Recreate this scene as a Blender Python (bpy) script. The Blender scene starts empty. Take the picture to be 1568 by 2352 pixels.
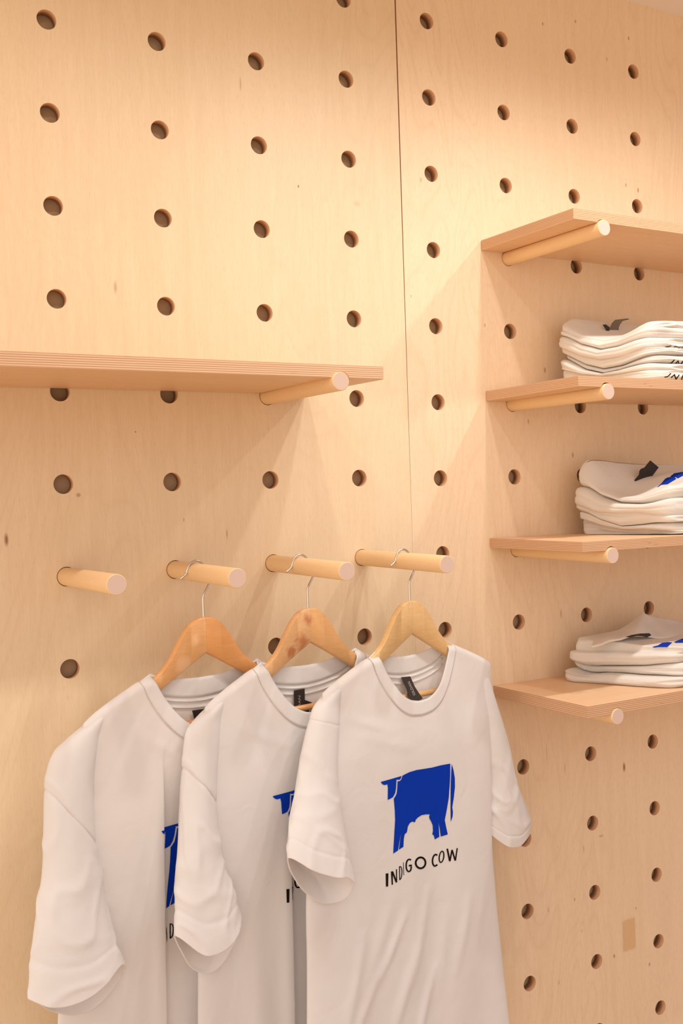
import bpy, bmesh, math
from math import sin, cos, pi, radians, sqrt, exp
from mathutils import Vector, Matrix, noise
from mathutils.bvhtree import BVHTree

# ------------------------------------------------------------------ units
# The peg board is drilled on a regular grid; one grid row (150 mm) is the modelling unit.
U = 0.15
ZP = 1.45                       # height above the floor of the row of hanging pegs


def W(x, y, z):
    return Vector((x * U, y * U, z * U + ZP))


# ------------------------------------------------------------------ camera
sc = bpy.context.scene
CAM = Vector((-2.8536, -11.1516, 0.70276))
ROT = Matrix(((0.87039, -0.49121, -0.033627), (-0.033903, 0.0083414, -0.99939), (0.491193, 0.871000, -0.0093934)))
FOC = 2362.36
cd = bpy.data.cameras.new('camera')
cam = bpy.data.objects.new('camera', cd)
sc.collection.objects.link(cam)
M = Matrix((ROT[0], -ROT[1], -ROT[2])).transposed().to_4x4()
M.translation = W(*CAM)
cam.matrix_world = M
cd.sensor_fit = 'VERTICAL'
cd.sensor_height = 36
cd.sensor_width = 36
cd.lens = FOC * 36 / 2352
cd.clip_start = 0.02
sc.camera = cam

# ------------------------------------------------------------------ light and exposure
sc.view_settings.view_transform = 'Standard'
sc.view_settings.look = 'None'
sc.view_settings.gamma = 1
sc.view_settings.exposure = 0.0
sc.view_settings.use_curve_mapping = False
wd = bpy.data.worlds.new('shop')
sc.world = wd
wd.use_nodes = True
_nt = wd.node_tree
_tc = _nt.nodes.new('ShaderNodeTexCoord')
_sp = _nt.nodes.new('ShaderNodeSeparateXYZ')
_nt.links.new(_tc.outputs['Generated'], _sp.inputs[0])
_rp = _nt.nodes.new('ShaderNodeMapRange')          # the shop is brighter towards its left end
_rp.inputs['From Min'].default_value = -1
_rp.inputs['From Max'].default_value = 0.7
_nt.links.new(_sp.outputs[0], _rp.inputs['Value'])
_cr = _nt.nodes.new('ShaderNodeValToRGB')
_cr.color_ramp.elements[0].color = (1.95, 1.77, 1.62, 1)
_cr.color_ramp.elements[1].color = (0.58, 0.505, 0.485, 1)
_nt.links.new(_rp.outputs[0], _cr.inputs[0])
_r2 = _nt.nodes.new('ShaderNodeMapRange')          # warm timber floor below, paler ceiling above
_r2.inputs['From Min'].default_value = -0.35
_r2.inputs['From Max'].default_value = 0.35
_nt.links.new(_sp.outputs[2], _r2.inputs['Value'])
_c2 = _nt.nodes.new('ShaderNodeValToRGB')
_c2.color_ramp.elements[0].color = (0.92, 0.72, 0.53, 1)
_c2.color_ramp.elements[1].color = (1.02, 1.02, 1.04, 1)
_nt.links.new(_r2.outputs[0], _c2.inputs[0])
_mx = _nt.nodes.new('ShaderNodeMix')
_mx.data_type = 'RGBA'
_mx.blend_type = 'MULTIPLY'
_mx.inputs[0].default_value = 1
_nt.links.new(_cr.outputs[0], _mx.inputs[6])
_nt.links.new(_c2.outputs[0], _mx.inputs[7])
_nt.links.new(_mx.outputs[2], _nt.nodes['Background'].inputs[0])
_nt.nodes['Background'].inputs[1].default_value = 0.92


def lamp(name, x, y, z, tx, ty, tz, power, col=(1, 0.80, 0.60), rad=0.022, cone=150, blend=0.6):
    l = bpy.data.lights.new(name, 'SPOT')
    l.energy = power
    l.color = col
    l.shadow_soft_size = rad
    l.spot_size = radians(cone)
    l.spot_blend = blend
    o = bpy.data.objects.new(name, l)
    sc.collection.objects.link(o)
    o.location = W(x, y, z)
    o.rotation_euler = (W(tx, ty, tz) - W(x, y, z)).to_track_quat('-Z', 'Y').to_euler()
    return o


LZ, LY = 7.6, -5.05
for lx, pw, lc in ((-1.6, 11.5, (1, .80, .60)), (1.8, 9.8, (1, .98, .94)), (4.35, 12.5, (1, .98, .94)), (5.95, 17, (1, .98, .94)), (9.2, 23, (1, .98, .94))):  # first and last are added, unseen fill lamps; the middle three follow the shadows
    lamp('ceiling_or_fill_spot', lx, LY, LZ, lx, -0.2, -6.0, pw, col=lc, cone=128, blend=1.0)

# ------------------------------------------------------------------ node helpers


def new_mat(name):
    m = bpy.data.materials.new(name)
    m.use_nodes = True
    nt = m.node_tree
    return m, nt, nt.nodes['Principled BSDF']


def N(nt, typ, **kw):
    n = nt.nodes.new(typ)
    for k, v in kw.items():
        if hasattr(n, k):
            setattr(n, k, v)
        else:
            n.inputs[k.replace('_', ' ')].default_value = v
    return n


def L(nt, a, b):
    nt.links.new(a, b)


def mathn(nt, op, a, b=None, clamp=False):
    n = nt.nodes.new('ShaderNodeMath')
    n.operation = op
    n.use_clamp = clamp
    for i, v in enumerate((a, b)):
        if v is None:
            continue
        if isinstance(v, (int, float)):
            n.inputs[i].default_value = v
        else:
            L(nt, v, n.inputs[i])
    return n.outputs[0]


def mix(nt, fac, a, b, mode='MIX'):
    n = nt.nodes.new('ShaderNodeMix')
    n.data_type = 'RGBA'
    n.blend_type = mode
    for sock, v in ((n.inputs[0], fac), (n.inputs[6], a), (n.inputs[7], b)):
        if isinstance(v, (int, float)):
            sock.default_value = v
        elif isinstance(v, tuple):
            sock.default_value = (*v, 1)
        else:
            L(nt, v, sock)
    return n.outputs[2]


def ramp(nt, fac, stops):
    r = nt.nodes.new('ShaderNodeValToRGB')
    cr = r.color_ramp
    while len(cr.elements) < len(stops):
        cr.elements.new(0.5)
    for e, (p, c) in zip(cr.elements, stops):
        e.position = p
        e.color = c if isinstance(c, tuple) and len(c) == 4 else ((*c, 1) if isinstance(c, tuple) else (c, c, c, 1))
    L(nt, fac, r.inputs[0])
    return r.outputs[0]


def noise_tex(nt, vec, scale, detail=4, rough=0.55, dist=0.0):
    n = nt.nodes.new('ShaderNodeTexNoise')
    n.inputs['Scale'].default_value = scale
    n.inputs['Detail'].default_value = detail
    n.inputs['Roughness'].default_value = rough
    n.inputs['Distortion'].default_value = dist
    L(nt, vec, n.inputs['Vector'])
    return n.outputs['Fac']


def mapping(nt, scale, loc=(0, 0, 0)):
    tc = nt.nodes.new('ShaderNodeTexCoord')
    mp = nt.nodes.new('ShaderNodeMapping')
    mp.inputs['Scale'].default_value = scale
    mp.inputs['Location'].default_value = loc
    L(nt, tc.outputs['Object'], mp.inputs[0])
    return mp.outputs[0], tc.outputs['Object']


def birch(name, base, axis='z', warm=1.0, spots=(), seed=0.0, rough=0.42, knots=0.0, contrast=1.0):
    """Lacquered birch veneer with fine pores, broad cathedral figure and small knots."""
    m, nt, bs = new_mat(name)
    st = {'z': (1, 1, 0.07), 'x': (0.05, 1, 1), 'y': (1, 0.05, 1)}[axis]
    st2 = {'z': (1, 1, 0.3), 'x': (0.3, 1, 1), 'y': (1, 0.3, 1)}[axis]
    v1, ob = mapping(nt, st, (seed, seed * 2, seed * 3))
    v2, _ = mapping(nt, st2, (seed, seed * 2, seed * 3))
    fine = noise_tex(nt, v1, 260, 3, 0.6)
    mid = noise_tex(nt, v1, 60, 4, 0.6, 0.4)
    big = noise_tex(nt, v2, 2.6, 3, 0.5, 0.3)
    # cathedral figure: contour lines of a slow noise
    cont = mathn(nt, 'FRACT', mathn(nt, 'MULTIPLY', noise_tex(nt, v2, 2.3, 3, 0.5, 0.6), 46.0))
    line = mathn(nt, 'POWER', mathn(nt, 'ABSOLUTE', mathn(nt, 'SUBTRACT', cont, 0.5)), 4.0)
    line = mathn(nt, 'MULTIPLY', line, ramp(nt, noise_tex(nt, v2, 3.1, 2, 0.5, 0.2), ((0.38, 0.15), (0.62, 1.0))))
    vf, _ = mapping(nt, {'z': (1, 1, 0.11), 'x': (0.11, 1, 1), 'y': (1, 0.11, 1)}[axis], (seed * 5, 0, seed))
    fleck = noise_tex(nt, vf, 620, 2, 0.55)
    b = Vector(base)
    dk = tuple(b * 0.80)
    dk = (dk[0] * 1.02, dk[1] * 0.94, dk[2] * 0.84)
    lt = tuple(min(1, c * 1.05) for c in b)
    col = mix(nt, ramp(nt, mid, ((0.3, 0.0), (0.75, 0.34 * contrast))), tuple(b), dk)
    col = mix(nt, ramp(nt, fine, ((0.35, 0.0), (0.8, 0.30 * contrast))), col, dk)
    col = mix(nt, ramp(nt, big, ((0.35, 0.0), (0.7, 0.5))), col, lt)
    col = mix(nt, mathn(nt, 'MULTIPLY', line, 4.2 * contrast), col, dk)
    col = mix(nt, ramp(nt, fleck, ((0.52, 0.0), (0.80, 0.55 * contrast))), col, dk)
    if knots > 0:
        vk, _ = mapping(nt, {'z': (1, 1, 0.33), 'x': (0.33, 1, 1), 'y': (1, 0.33, 1)}[axis], (seed, 0, seed))
        vo = nt.nodes.new('ShaderNodeTexVoronoi')
        vo.inputs['Scale'].default_value = 7.5
        L(nt, vk, vo.inputs['Vector'])
        sep = nt.nodes.new('ShaderNodeSeparateColor')
        L(nt, vo.outputs['Color'], sep.inputs[0])
        on = mathn(nt, 'GREATER_THAN', sep.outputs[0], 1.0 - knots)
        d = mathn(nt, 'ADD', vo.outputs['Distance'], mathn(nt, 'MULTIPLY', mid, 0.05))
        k = ramp(nt, d, ((0.035, 1.0), (0.055, 0.25), (0.12, 0.0)))
        col = mix(nt, mathn(nt, 'MULTIPLY', k, mathn(nt, 'MULTIPLY', on, 0.7)), col, (0.33, 0.15, 0.06))
    for (sx, sz, rx, rz, strength, scol, square) in spots:
        mp = nt.nodes.new('ShaderNodeMapping')
        mp.inputs['Location'].default_value = (-sx / rx, 0, -sz / rz)
        mp.inputs['Scale'].default_value = (1 / rx, 0, 1 / rz)
        L(nt, ob, mp.inputs[0])
        if square:
            sp = nt.nodes.new('ShaderNodeSeparateXYZ')
            L(nt, mp.outputs[0], sp.inputs[0])
            d = mathn(nt, 'MAXIMUM', mathn(nt, 'ABSOLUTE', sp.outputs[0]), mathn(nt, 'ABSOLUTE', sp.outputs[2]))
            d = mathn(nt, 'ADD', d, mathn(nt, 'MULTIPLY', mid, 0.35))
            k = ramp(nt, mathn(nt, 'MULTIPLY', d, 0.5), ((0.52, strength), (0.6, 0.0)))
        else:
            ln = nt.nodes.new('ShaderNodeVectorMath')
            ln.operation = 'LENGTH'
            L(nt, mp.outputs[0], ln.inputs[0])
            d = mathn(nt, 'ADD', ln.outputs['Value'], mathn(nt, 'MULTIPLY', fine, 0.6))
            k = ramp(nt, mathn(nt, 'MULTIPLY', d, 0.5), ((0.3, strength), (0.62, 0.0)))
        col = mix(nt, k, col, scol)
    L(nt, col, bs.inputs['Base Color'])
    bs.inputs['Roughness'].default_value = rough
    bs.inputs['Specular IOR Level'].default_value = 0.35
    bp = nt.nodes.new('ShaderNodeBump')
    bp.inputs['Strength'].default_value = 0.06
    bp.inputs['Distance'].default_value = 0.002
    L(nt, fine, bp.inputs['Height'])
    L(nt, bp.outputs[0], bs.inputs['Normal'])
    return m


def ply_edge(name, comp, z0, thick, light=(0.78, 0.53, 0.34), dark=(0.42, 0.22, 0.11), n=13):
    """Stack of alternating veneers seen at a cut edge; comp is the object axis through the sheet."""
    m, nt, bs = new_mat(name)
    tc = nt.nodes.new('ShaderNodeTexCoord')
    sp = nt.nodes.new('ShaderNodeSeparateXYZ')
    L(nt, tc.outputs['Object'], sp.inputs[0])
    t = mathn(nt, 'DIVIDE', mathn(nt, 'SUBTRACT', sp.outputs[comp], z0), thick)
    mp = nt.nodes.new('ShaderNodeMapping')
    sv = [6, 6, 6]
    sv[comp] = 260
    mp.inputs['Scale'].default_value = sv
    L(nt, tc.outputs['Object'], mp.inputs[0])
    nz = noise_tex(nt, mp.outputs[0], 1.6, 4, 0.6)
    t2 = mathn(nt, 'ADD', t, mathn(nt, 'MULTIPLY', mathn(nt, 'SUBTRACT', nz, 0.5), 0.02))
    w = mathn(nt, 'SINE', mathn(nt, 'MULTIPLY', t2, n * pi))
    f = ramp(nt, mathn(nt, 'ADD', mathn(nt, 'MULTIPLY', w, 0.5), 0.5), ((0.25, 0.0), (0.6, 1.0)))
    col = mix(nt, mathn(nt, 'MULTIPLY', f, 0.62), light, dark)
    col = mix(nt, ramp(nt, nz, ((0.3, 0.0), (0.8, 0.5))), col, tuple(c * 0.75 for c in light))
    # short dark voids in the inner plies
    mp2 = nt.nodes.new('ShaderNodeMapping')
    sv = [9, 9, 9]
    sv[comp] = 150
    mp2.inputs['Scale'].default_value = sv
    L(nt, tc.outputs['Object'], mp2.inputs[0])
    vz = noise_tex(nt, mp2.outputs[0], 2.0, 2, 0.5)
    col = mix(nt, ramp(nt, vz, ((0.72, 0.0), (0.76, 0.8))), col, (0.12, 0.05, 0.02))
    L(nt, col, bs.inputs['Base Color'])
    bs.inputs['Roughness'].default_value = 0.6
    bs.inputs['Specular IOR Level'].default_value = 0.2
    return m


def plain(name, col, rough=0.8, metal=0.0, spec=0.3, nscale=0, nstr=0.1):
    m, nt, bs = new_mat(name)
    tc = nt.nodes.new('ShaderNodeTexCoord')
    nz = noise_tex(nt, tc.outputs['Object'], nscale or 40, 3, 0.6)
    c = mix(nt, mathn(nt, 'MULTIPLY', nz, nstr * 2), col, tuple(x * 0.8 for x in col))
    L(nt, c, bs.inputs['Base Color'])
    bs.inputs['Roughness'].default_value = rough
    bs.inputs['Metallic'].default_value = metal
    bs.inputs['Specular IOR Level'].default_value = spec
    return m


def cloth_mat(name, col, rib=False, bump=0.25):
    m, nt, bs = new_mat(name)
    tc = nt.nodes.new('ShaderNodeTexCoord')
    ob = tc.outputs['Object']
    big = noise_tex(nt, ob, 14, 3, 0.5)
    c = mix(nt, ramp(nt, big, ((0.3, 0.0), (0.8, 0.35))), col, tuple(x * 0.97 for x in col))
    L(nt, c, bs.inputs['Base Color'])
    bs.inputs['Roughness'].default_value = 0.95
    bs.inputs['Specular IOR Level'].default_value = 0.12
    bs.inputs['Sheen Weight'].default_value = 0.15
    bs.inputs['Sheen Roughness'].default_value = 0.6
    bs.inputs['Subsurface Weight'].default_value = 0.0
    knit = noise_tex(nt, ob, 900, 2, 0.7)
    soft = noise_tex(nt, ob, 22, 3, 0.55, 0.6)
    h = mathn(nt, 'ADD', mathn(nt, 'MULTIPLY', knit, 0.12), mathn(nt, 'MULTIPLY', soft, 1.6))
    if rib:
        sp = nt.nodes.new('ShaderNodeSeparateXYZ')
        L(nt, tc.outputs['UV'], sp.inputs[0])
        w = mathn(nt, 'SINE', mathn(nt, 'MULTIPLY', sp.outputs[0], 2 * pi * 260))
        h = mathn(nt, 'ADD', h, mathn(nt, 'MULTIPLY', w, 0.035))
    bp = nt.nodes.new('ShaderNodeBump')
    bp.inputs['Strength'].default_value = bump
    bp.inputs['Distance'].default_value = 0.004
    L(nt, h, bp.inputs['Height'])
    L(nt, bp.outputs[0], bs.inputs['Normal'])
    # thin jersey lets a little light through
    tr = nt.nodes.new('ShaderNodeBsdfTranslucent')
    tr.inputs[0].default_value = (*col, 1)
    mx = nt.nodes.new('ShaderNodeMixShader')
    mx.inputs[0].default_value = 0.24
    out = nt.nodes['Material Output']
    L(nt, bs.outputs[0], mx.inputs[1])
    L(nt, tr.outputs[0], mx.inputs[2])
    L(nt, mx.outputs[0], out.inputs[0])
    return m


# ------------------------------------------------------------------ object helpers
def tag(o, label=None, cat=None, group=None, kind=None):
    if label:
        o['label'] = label
    if cat:
        o['category'] = cat
    if group:
        o['group'] = group
    if kind:
        o['kind'] = kind
    return o


def empty(name, loc, label, cat, group=None):
    o = bpy.data.objects.new(name, None)
    o.empty_display_size = 0.05
    sc.collection.objects.link(o)
    o.location = loc
    return tag(o, label, cat, group)


def root_loc(o):
    v = Vector((0, 0, 0))
    while o is not None:
        v += o.location
        o = o.parent
    return v


def mesh_obj(name, verts, faces, mats, parent=None, origin=None, smooth=False, mi=None, uvs=None, weld=0.0):
    """World-space vertices; stored relative to the parent (or to origin)."""
    base = root_loc(parent) if parent else (origin or Vector((0, 0, 0)))
    me = bpy.data.meshes.new(name)
    me.from_pydata([tuple(Vector(v) - base) for v in verts], [], faces)
    if not isinstance(mats, (list, tuple)):
        mats = [mats]
    for m in mats:
        me.materials.append(m)
    if mi:
        for p, i in zip(me.polygons, mi):
            p.material_index = i
    if uvs:
        ul = me.uv_layers.new(name='UVMap')
        for lo in me.loops:
            ul.data[lo.index].uv = uvs[lo.vertex_index]
    if smooth:
        for p in me.polygons:
            p.use_smooth = True
    if weld:
        bm = bmesh.new()
        bm.from_mesh(me)
        bmesh.ops.remove_doubles(bm, verts=bm.verts, dist=weld)
        bmesh.ops.recalc_face_normals(bm, faces=bm.faces)
        bm.to_mesh(me)
        bm.free()
    me.update()
    o = bpy.data.objects.new(name, me)
    sc.collection.objects.link(o)
    if parent:
        o.parent = parent
    else:
        o.location = base
    return o


def bevel(o, w, seg=3, ang=40):
    b = o.modifiers.new('bevel', 'BEVEL')
    b.width = w
    b.segments = seg
    b.limit_method = 'ANGLE'
    b.angle_limit = radians(ang)
    b.harden_normals = False
    for p in o.data.polygons:
        p.use_smooth = True
    return o


def interp(pts, x):
    """Monotone piecewise cubic (Catmull) through (x, v) pairs."""
    n = len(pts)
    if x <= pts[0][0]:
        return pts[0][1]
    if x >= pts[-1][0]:
        return pts[-1][1]
    for i in range(n - 1):
        x0, y0 = pts[i]
        x1, y1 = pts[i + 1]
        if x0 <= x <= x1:
            h = x1 - x0
            d = (y1 - y0) / h
            m0 = d if i == 0 else ((y1 - pts[i - 1][1]) / (x1 - pts[i - 1][0]))
            m1 = d if i == n - 2 else ((pts[i + 2][1] - y0) / (pts[i + 2][0] - x0))
            # limit to keep it monotone
            if d == 0:
                m0 = m1 = 0
            else:
                m0 = max(0, min(3, m0 / d)) * d
                m1 = max(0, min(3, m1 / d)) * d
            t = (x - x0) / h
            return ((2 * t**3 - 3 * t**2 + 1) * y0 + (t**3 - 2 * t**2 + t) * h * m0 + (-2 * t**3 + 3 * t**2) * y1 + (t**3 - t**2) * h * m1)


def catmull(pts, n):
    """n samples along a Catmull-Rom curve through the points (tuples of any size)."""
    k = len(pts)
    out = []
    for j in range(n):
        f = j / (n - 1) * (k - 1)
        i = min(int(f), k - 2)
        t = f - i
        p0, p1, p2, p3 = pts[max(i - 1, 0)], pts[i], pts[i + 1], pts[min(i + 2, k - 1)]
        out.append(tuple(0.5 * (2 * b + (c - a) * t + (2 * a - 5 * b + 4 * c - d) * t * t + (3 * b - a - 3 * c + d) * t**3) for a, b, c, d in zip(p0, p1, p2, p3)))
    return out


def sstep(x):
    x = max(0.0, min(1.0, x))
    return x * x * (3 - 2 * x)


def ray(px, py):
    return ROT.transposed() @ Vector(((px - 784) / FOC, (py - 1176) / FOC, 1))


def nz(x, y, z, s=1.0):
    return noise.noise(Vector((x * s, y * s, z * s)))


# ------------------------------------------------------------------ materials
SEAM = (0.30, 0.14, 0.06)


def spot(px, py, rx, rz, st=0.8, col=SEAM, sq=False):
    d = ray(px, py)
    t = -CAM[1] / d[1]
    p = CAM + d * t
    q = W(*p)
    return (q[0], q[2], rx, rz, st, col, sq)


left_spots = [spot(15, 1240, .0045, .014, .95), spot(685, 428, .0025, .004, .9), spot(552, 193, .0022, .016, .45), spot(265, 660, .004, .014, .45),
              spot(180, 1137, .006, .005, .6), spot(521, 1226, .002, .013, .6), spot(311, 992, .002, .002, .8), spot(422, 1194, .002, .005, .5),
              spot(820, 468, .010, .008, .2)]
right_spots = [spot(1433, 1762, .005, .014, .95), spot(1246, 55, .003, .005, .7), spot(1321, 49, .003, .005, .7), spot(1443, 88, .003, .006, .8),
               spot(1393, 136, .003, .006, .5), spot(944, 680, .002, .004, .6), spot(1437, 425, .003, .006, .7), spot(1465, 437, .003, .008, .8),
               spot(966, 413, .004, .007, .4), spot(1113, 747, .003, .005, .5), spot(1251, 850, .004, .008, .6), spot(1213, 968, .004, .008, .5),
               spot(1315, 1045, .004, .008, .6), spot(1444, 2147, .021, .037, .6, (0.62, 0.36, 0.15), True), spot(1410, 2196, .004, .006, .7),
               spot(1319, 2066, .003, .005, .6), spot(1297, 1765, .002, .016, .4), spot(1255, 1730, .002, .03, .25), spot(1340, 1950, .002, .012, .5),
               spot(1460, 2086, .003, .005, .6), spot(1491, 2215, .004, .006, .6), spot(1380, 1920, .010, .004, .4), spot(1283, 2257, .004, .008, .3),
               spot(1288, 1410, .004, .012, .4), spot(1259, 2090, .003, .008, .4), spot(1336, 2138, .002, .006, .4)]
M_wallL = birch('birch_veneer_left', (0.82, 0.66, 0.455), 'z', spots=left_spots, seed=1.3, knots=0.10)
M_wallR = birch('birch_veneer_right', (0.84, 0.66, 0.465), 'z', spots=right_spots, seed=4.1, knots=0.22, contrast=1.25)
M_shelf = birch('birch_shelf_face', (0.80, 0.54, 0.33), 'x', seed=2.2, knots=0.05)
M_peg = birch('birch_dowel', (0.84, 0.60, 0.34), 'y', seed=3.0, rough=0.5, contrast=0.6)
M_pegend = plain('dowel_end_grain', (0.70, 0.53, 0.45), 0.9, nscale=900, nstr=0.35)
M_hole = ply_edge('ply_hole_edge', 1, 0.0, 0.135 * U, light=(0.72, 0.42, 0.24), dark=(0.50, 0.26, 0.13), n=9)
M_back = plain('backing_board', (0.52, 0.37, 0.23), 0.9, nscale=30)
M_ceil = plain('ceiling_paint', (0.80, 0.76, 0.74), 0.9, nscale=8, nstr=0.05)
M_floor = plain('floor_timber', (0.52, 0.33, 0.18), 0.6, nscale=5)
M_cloth = cloth_mat('white_jersey', (0.865, 0.845, 0.84))
M_clothF = cloth_mat('cream_folded_jersey', (0.87, 0.83, 0.775), bump=0.35)
M_rib = cloth_mat('white_rib', (0.865, 0.845, 0.84), rib=True)
M_blue = plain('indigo_print', (0.002, 0.036, 0.42), 0.8, spec=0.08, nscale=400, nstr=0.12)
M_black = plain('black_print', (0.010, 0.006, 0.004), 0.8, spec=0.08, nscale=300)
M_label = plain('black_label_satin', (0.03, 0.022, 0.018), 0.55, nscale=700)
M_labeltext = plain('label_lettering', (0.42, 0.38, 0.36), 0.7, nscale=500)
M_steel = plain('polished_steel', (0.72, 0.69, 0.66), 0.22, metal=1.0, nscale=60, nstr=0.05)

# ------------------------------------------------------------------ the setting
PT = 0.135          # sheet thickness
HR = 0.106          # hole radius
SX = 1.23646


def panel(name, cols, x_lo, x_hi, z_hi, z_lo, mat, right):
    """Plywood sheet with a round hole in every grid cell, front, back and hole walls."""
    verts, faces, mi = [], [], []
    NS = 48

    def warp(x, z):
        if right:
            return (x - 0.00128 + 0.0026142 * z, z - 0.02557 - 0.0026142 * (x - 4.5 * SX))
        return (x, z)

    rows = list(range(-1, 16))
    for c in cols:
        xc = c * SX
        xa = x_lo if c == cols[0] else xc - SX / 2
        xb = x_hi if c == cols[-1] else xc + SX / 2
        for r in rows:
            zc = 6.0 - r
            zt = z_hi if r == rows[0] else zc + 0.5
            zb = z_lo if r == rows[-1] else zc - 0.5
            inner, outer = [], []
            for k in range(NS):
                a = 2 * pi * k / NS
                dx, dz = cos(a), sin(a)
                # outer point on the rectangle, evenly shared between sides
                q = (k / NS * 8 + 1) % 8
                side, f = int(q // 2), (q % 2) / 2
                if side == 0:
                    ox, oz = xb, zb + (zt - zb) * f
                elif side == 1:
                    ox, oz = xb + (xa - xb) * f, zt
                elif side == 2:
                    ox, oz = xa, zt + (zb - zt) * f
                else:
                    ox, oz = xa + (xb - xa) * f, zb
                inner.append((xc + HR * dx, zc + HR * dz))
                outer.append((ox, oz))
            b0 = len(verts)
            for y in (0.0, PT):
                for lst in (inner, outer):
                    for (x, z) in lst:
                        wx, wz = warp(x, z)
                        verts.append(W(wx, y, wz))
            for k in range(NS):
                k2 = (k + 1) % NS
                faces.append((b0 + k, b0 + NS + k, b0 + NS + k2, b0 + k2))
                mi.append(0)
                faces.append((b0 + 2 * NS + k, b0 + 2 * NS + k2, b0 + 3 * NS + k2, b0 + 3 * NS + k))
                mi.append(0)
                faces.append((b0 + k, b0 + k2, b0 + 2 * NS + k2, b0 + 2 * NS + k))
                mi.append(1)
    # close the sheet's vertical edges
    for x in (x_lo, x_hi):
        b0 = len(verts)
        for (yy, z) in ((0, z_hi), (0, z_lo), (PT, z_lo), (PT, z_hi)):
            wx, wz = warp(x, z)
            verts.append(W(wx, yy, wz))
        faces.append((b0, b0 + 1, b0 + 2, b0 + 3))
        mi.append(1)
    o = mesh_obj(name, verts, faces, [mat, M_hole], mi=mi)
    for p in o.data.polygons:
        if p.material_index == 1:
            p.use_smooth = True
    o['kind'] = 'structure'
    return o


FZ = -ZP / U
XL, XR = -6.6, 16.6
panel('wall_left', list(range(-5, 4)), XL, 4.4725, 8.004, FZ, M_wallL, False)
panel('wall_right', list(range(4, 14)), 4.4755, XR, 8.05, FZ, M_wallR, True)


def box(name, x0, x1, y0, y1, z0, z1, mat, **kw):
    v = [W(x, y, z) for x in (x0, x1) for y in (y0, y1) for z in (z0, z1)]
    f = [(0, 1, 3, 2), (4, 6, 7, 5), (0, 4, 5, 1), (2, 3, 7, 6), (0, 2, 6, 4), (1, 5, 7, 3)]
    return mesh_obj(name, v, f, mat, **kw)


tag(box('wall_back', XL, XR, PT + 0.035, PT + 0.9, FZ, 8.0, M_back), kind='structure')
tag(box('ceiling', XL, XR, -12, PT + 0.9, 8.004, 8.4, M_ceil), kind='structure')
tag(box('floor', XL, XR, -16, PT + 0.9, FZ - 0.5, FZ, M_floor), kind='structure')

# ------------------------------------------------------------------ wooden pegs
PR = 0.099


def peg_mesh(length, inside):
    """Dowel along -y from the wall plane, eased end, the tail sitting in the hole."""
    verts, faces, mi = [], [], []
    NS = 48
    prof = [(inside, 0.0), (inside, PR * 0.97), (inside - 0.01, PR), (-length + 0.016, PR), (-length + 0.006, PR * 0.985), (-length, PR * 0.93), (-length, 0.0)]
    rings = []
    for (y, r) in prof:
        if r == 0:
            rings.append([len(verts)])
            verts.append((0, y * U, 0))
        else:
            rings.append(list(range(len(verts), len(verts) + NS)))
            for k in range(NS):
                a = 2 * pi * k / NS
                verts.append((r * cos(a) * U, y * U, r * sin(a) * U))
    for i in range(len(rings) - 1):
        a, b = rings[i], rings[i + 1]
        m = 1 if i in (0, len(rings) - 2) else 0
        for k in range(NS):
            k2 = (k + 1) % NS
            if len(a) == 1:
                faces.append((a[0], b[k], b[k2]))
            elif len(b) == 1:
                faces.append((a[k2], a[k], b[0]))
            else:
                faces.append((a[k], b[k], b[k2], a[k2]))
            mi.append(m)
    me = bpy.data.meshes.new('wooden_peg')
    me.from_pydata(verts, [], faces)
    me.materials.append(M_peg)
    me.materials.append(M_pegend)
    for p, i in zip(me.polygons, mi):
        p.material_index = i
        p.use_smooth = i == 0
    return me


pm = peg_mesh(1.806, 0.16)


def peg(bx, bz, tx, ty, tz, label, group):
    o = bpy.data.objects.new('wooden_peg', pm)
    sc.collection.objects.link(o)
    o.location = W(bx, 0, bz)
    d = Vector((tx - bx, ty, tz - bz))
    o.rotation_euler = Vector((0, -1, 0)).rotation_difference(d.normalized()).to_euler()
    o.scale = (1, d.length / 1.806, 1)
    return tag(o, label, 'peg', group)


G1 = 'pegs in the row that holds the hanging shirts'
peg(0, 0, -0.001, -1.804, 0.009, 'bare round wooden peg with nothing hanging on it, leftmost of the row', G1)
peg(SX, 0, 1.215, -1.804, -0.011, 'round wooden peg carrying the orange-brown hanger of the leftmost shirt', G1)
peg(2 * SX, 0, 2.462, -1.804, -0.022, 'round wooden peg carrying the hanger with the reddish knot, middle shirt', G1)
peg(3 * SX, 0, 3.737, -1.804, -0.024, 'round wooden peg carrying the pale yellow hanger of the front shirt, rightmost of the row', G1)


def rz_(x, z):
    return (x - 0.00128 + 0.0026142 * z, z - 0.02557 - 0.0026142 * (x - 4.5 * SX))


G2 = 'pegs holding up the shelves'
x_, z_ = rz_(5 * SX, 4)
peg(x_, z_, 6.206, -1.84, 3.940, 'wooden peg under the topmost right shelf that has nothing on it', G2)
x_, z_ = rz_(5 * SX, 2)
peg(x_, z_, 6.191, -1.84, 1.944, 'wooden peg under the right shelf with the tallest stack of folded shirts', G2)
x_, z_ = rz_(5 * SX, 0)
peg(x_, z_, 6.178, -1.84, -0.058, 'wooden peg under the right shelf whose stack shows an upright black neck tag', G2)
x_, z_ = rz_(5 * SX, -2)
peg(x_, z_, 6.178, -1.84, -2.028, 'wooden peg under the lowest right shelf, only its round end showing', G2)
peg(2 * SX, 2.0, 2.439, -1.85, 1.962, 'wooden peg under the right end of the long empty left shelf', G2)


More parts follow.
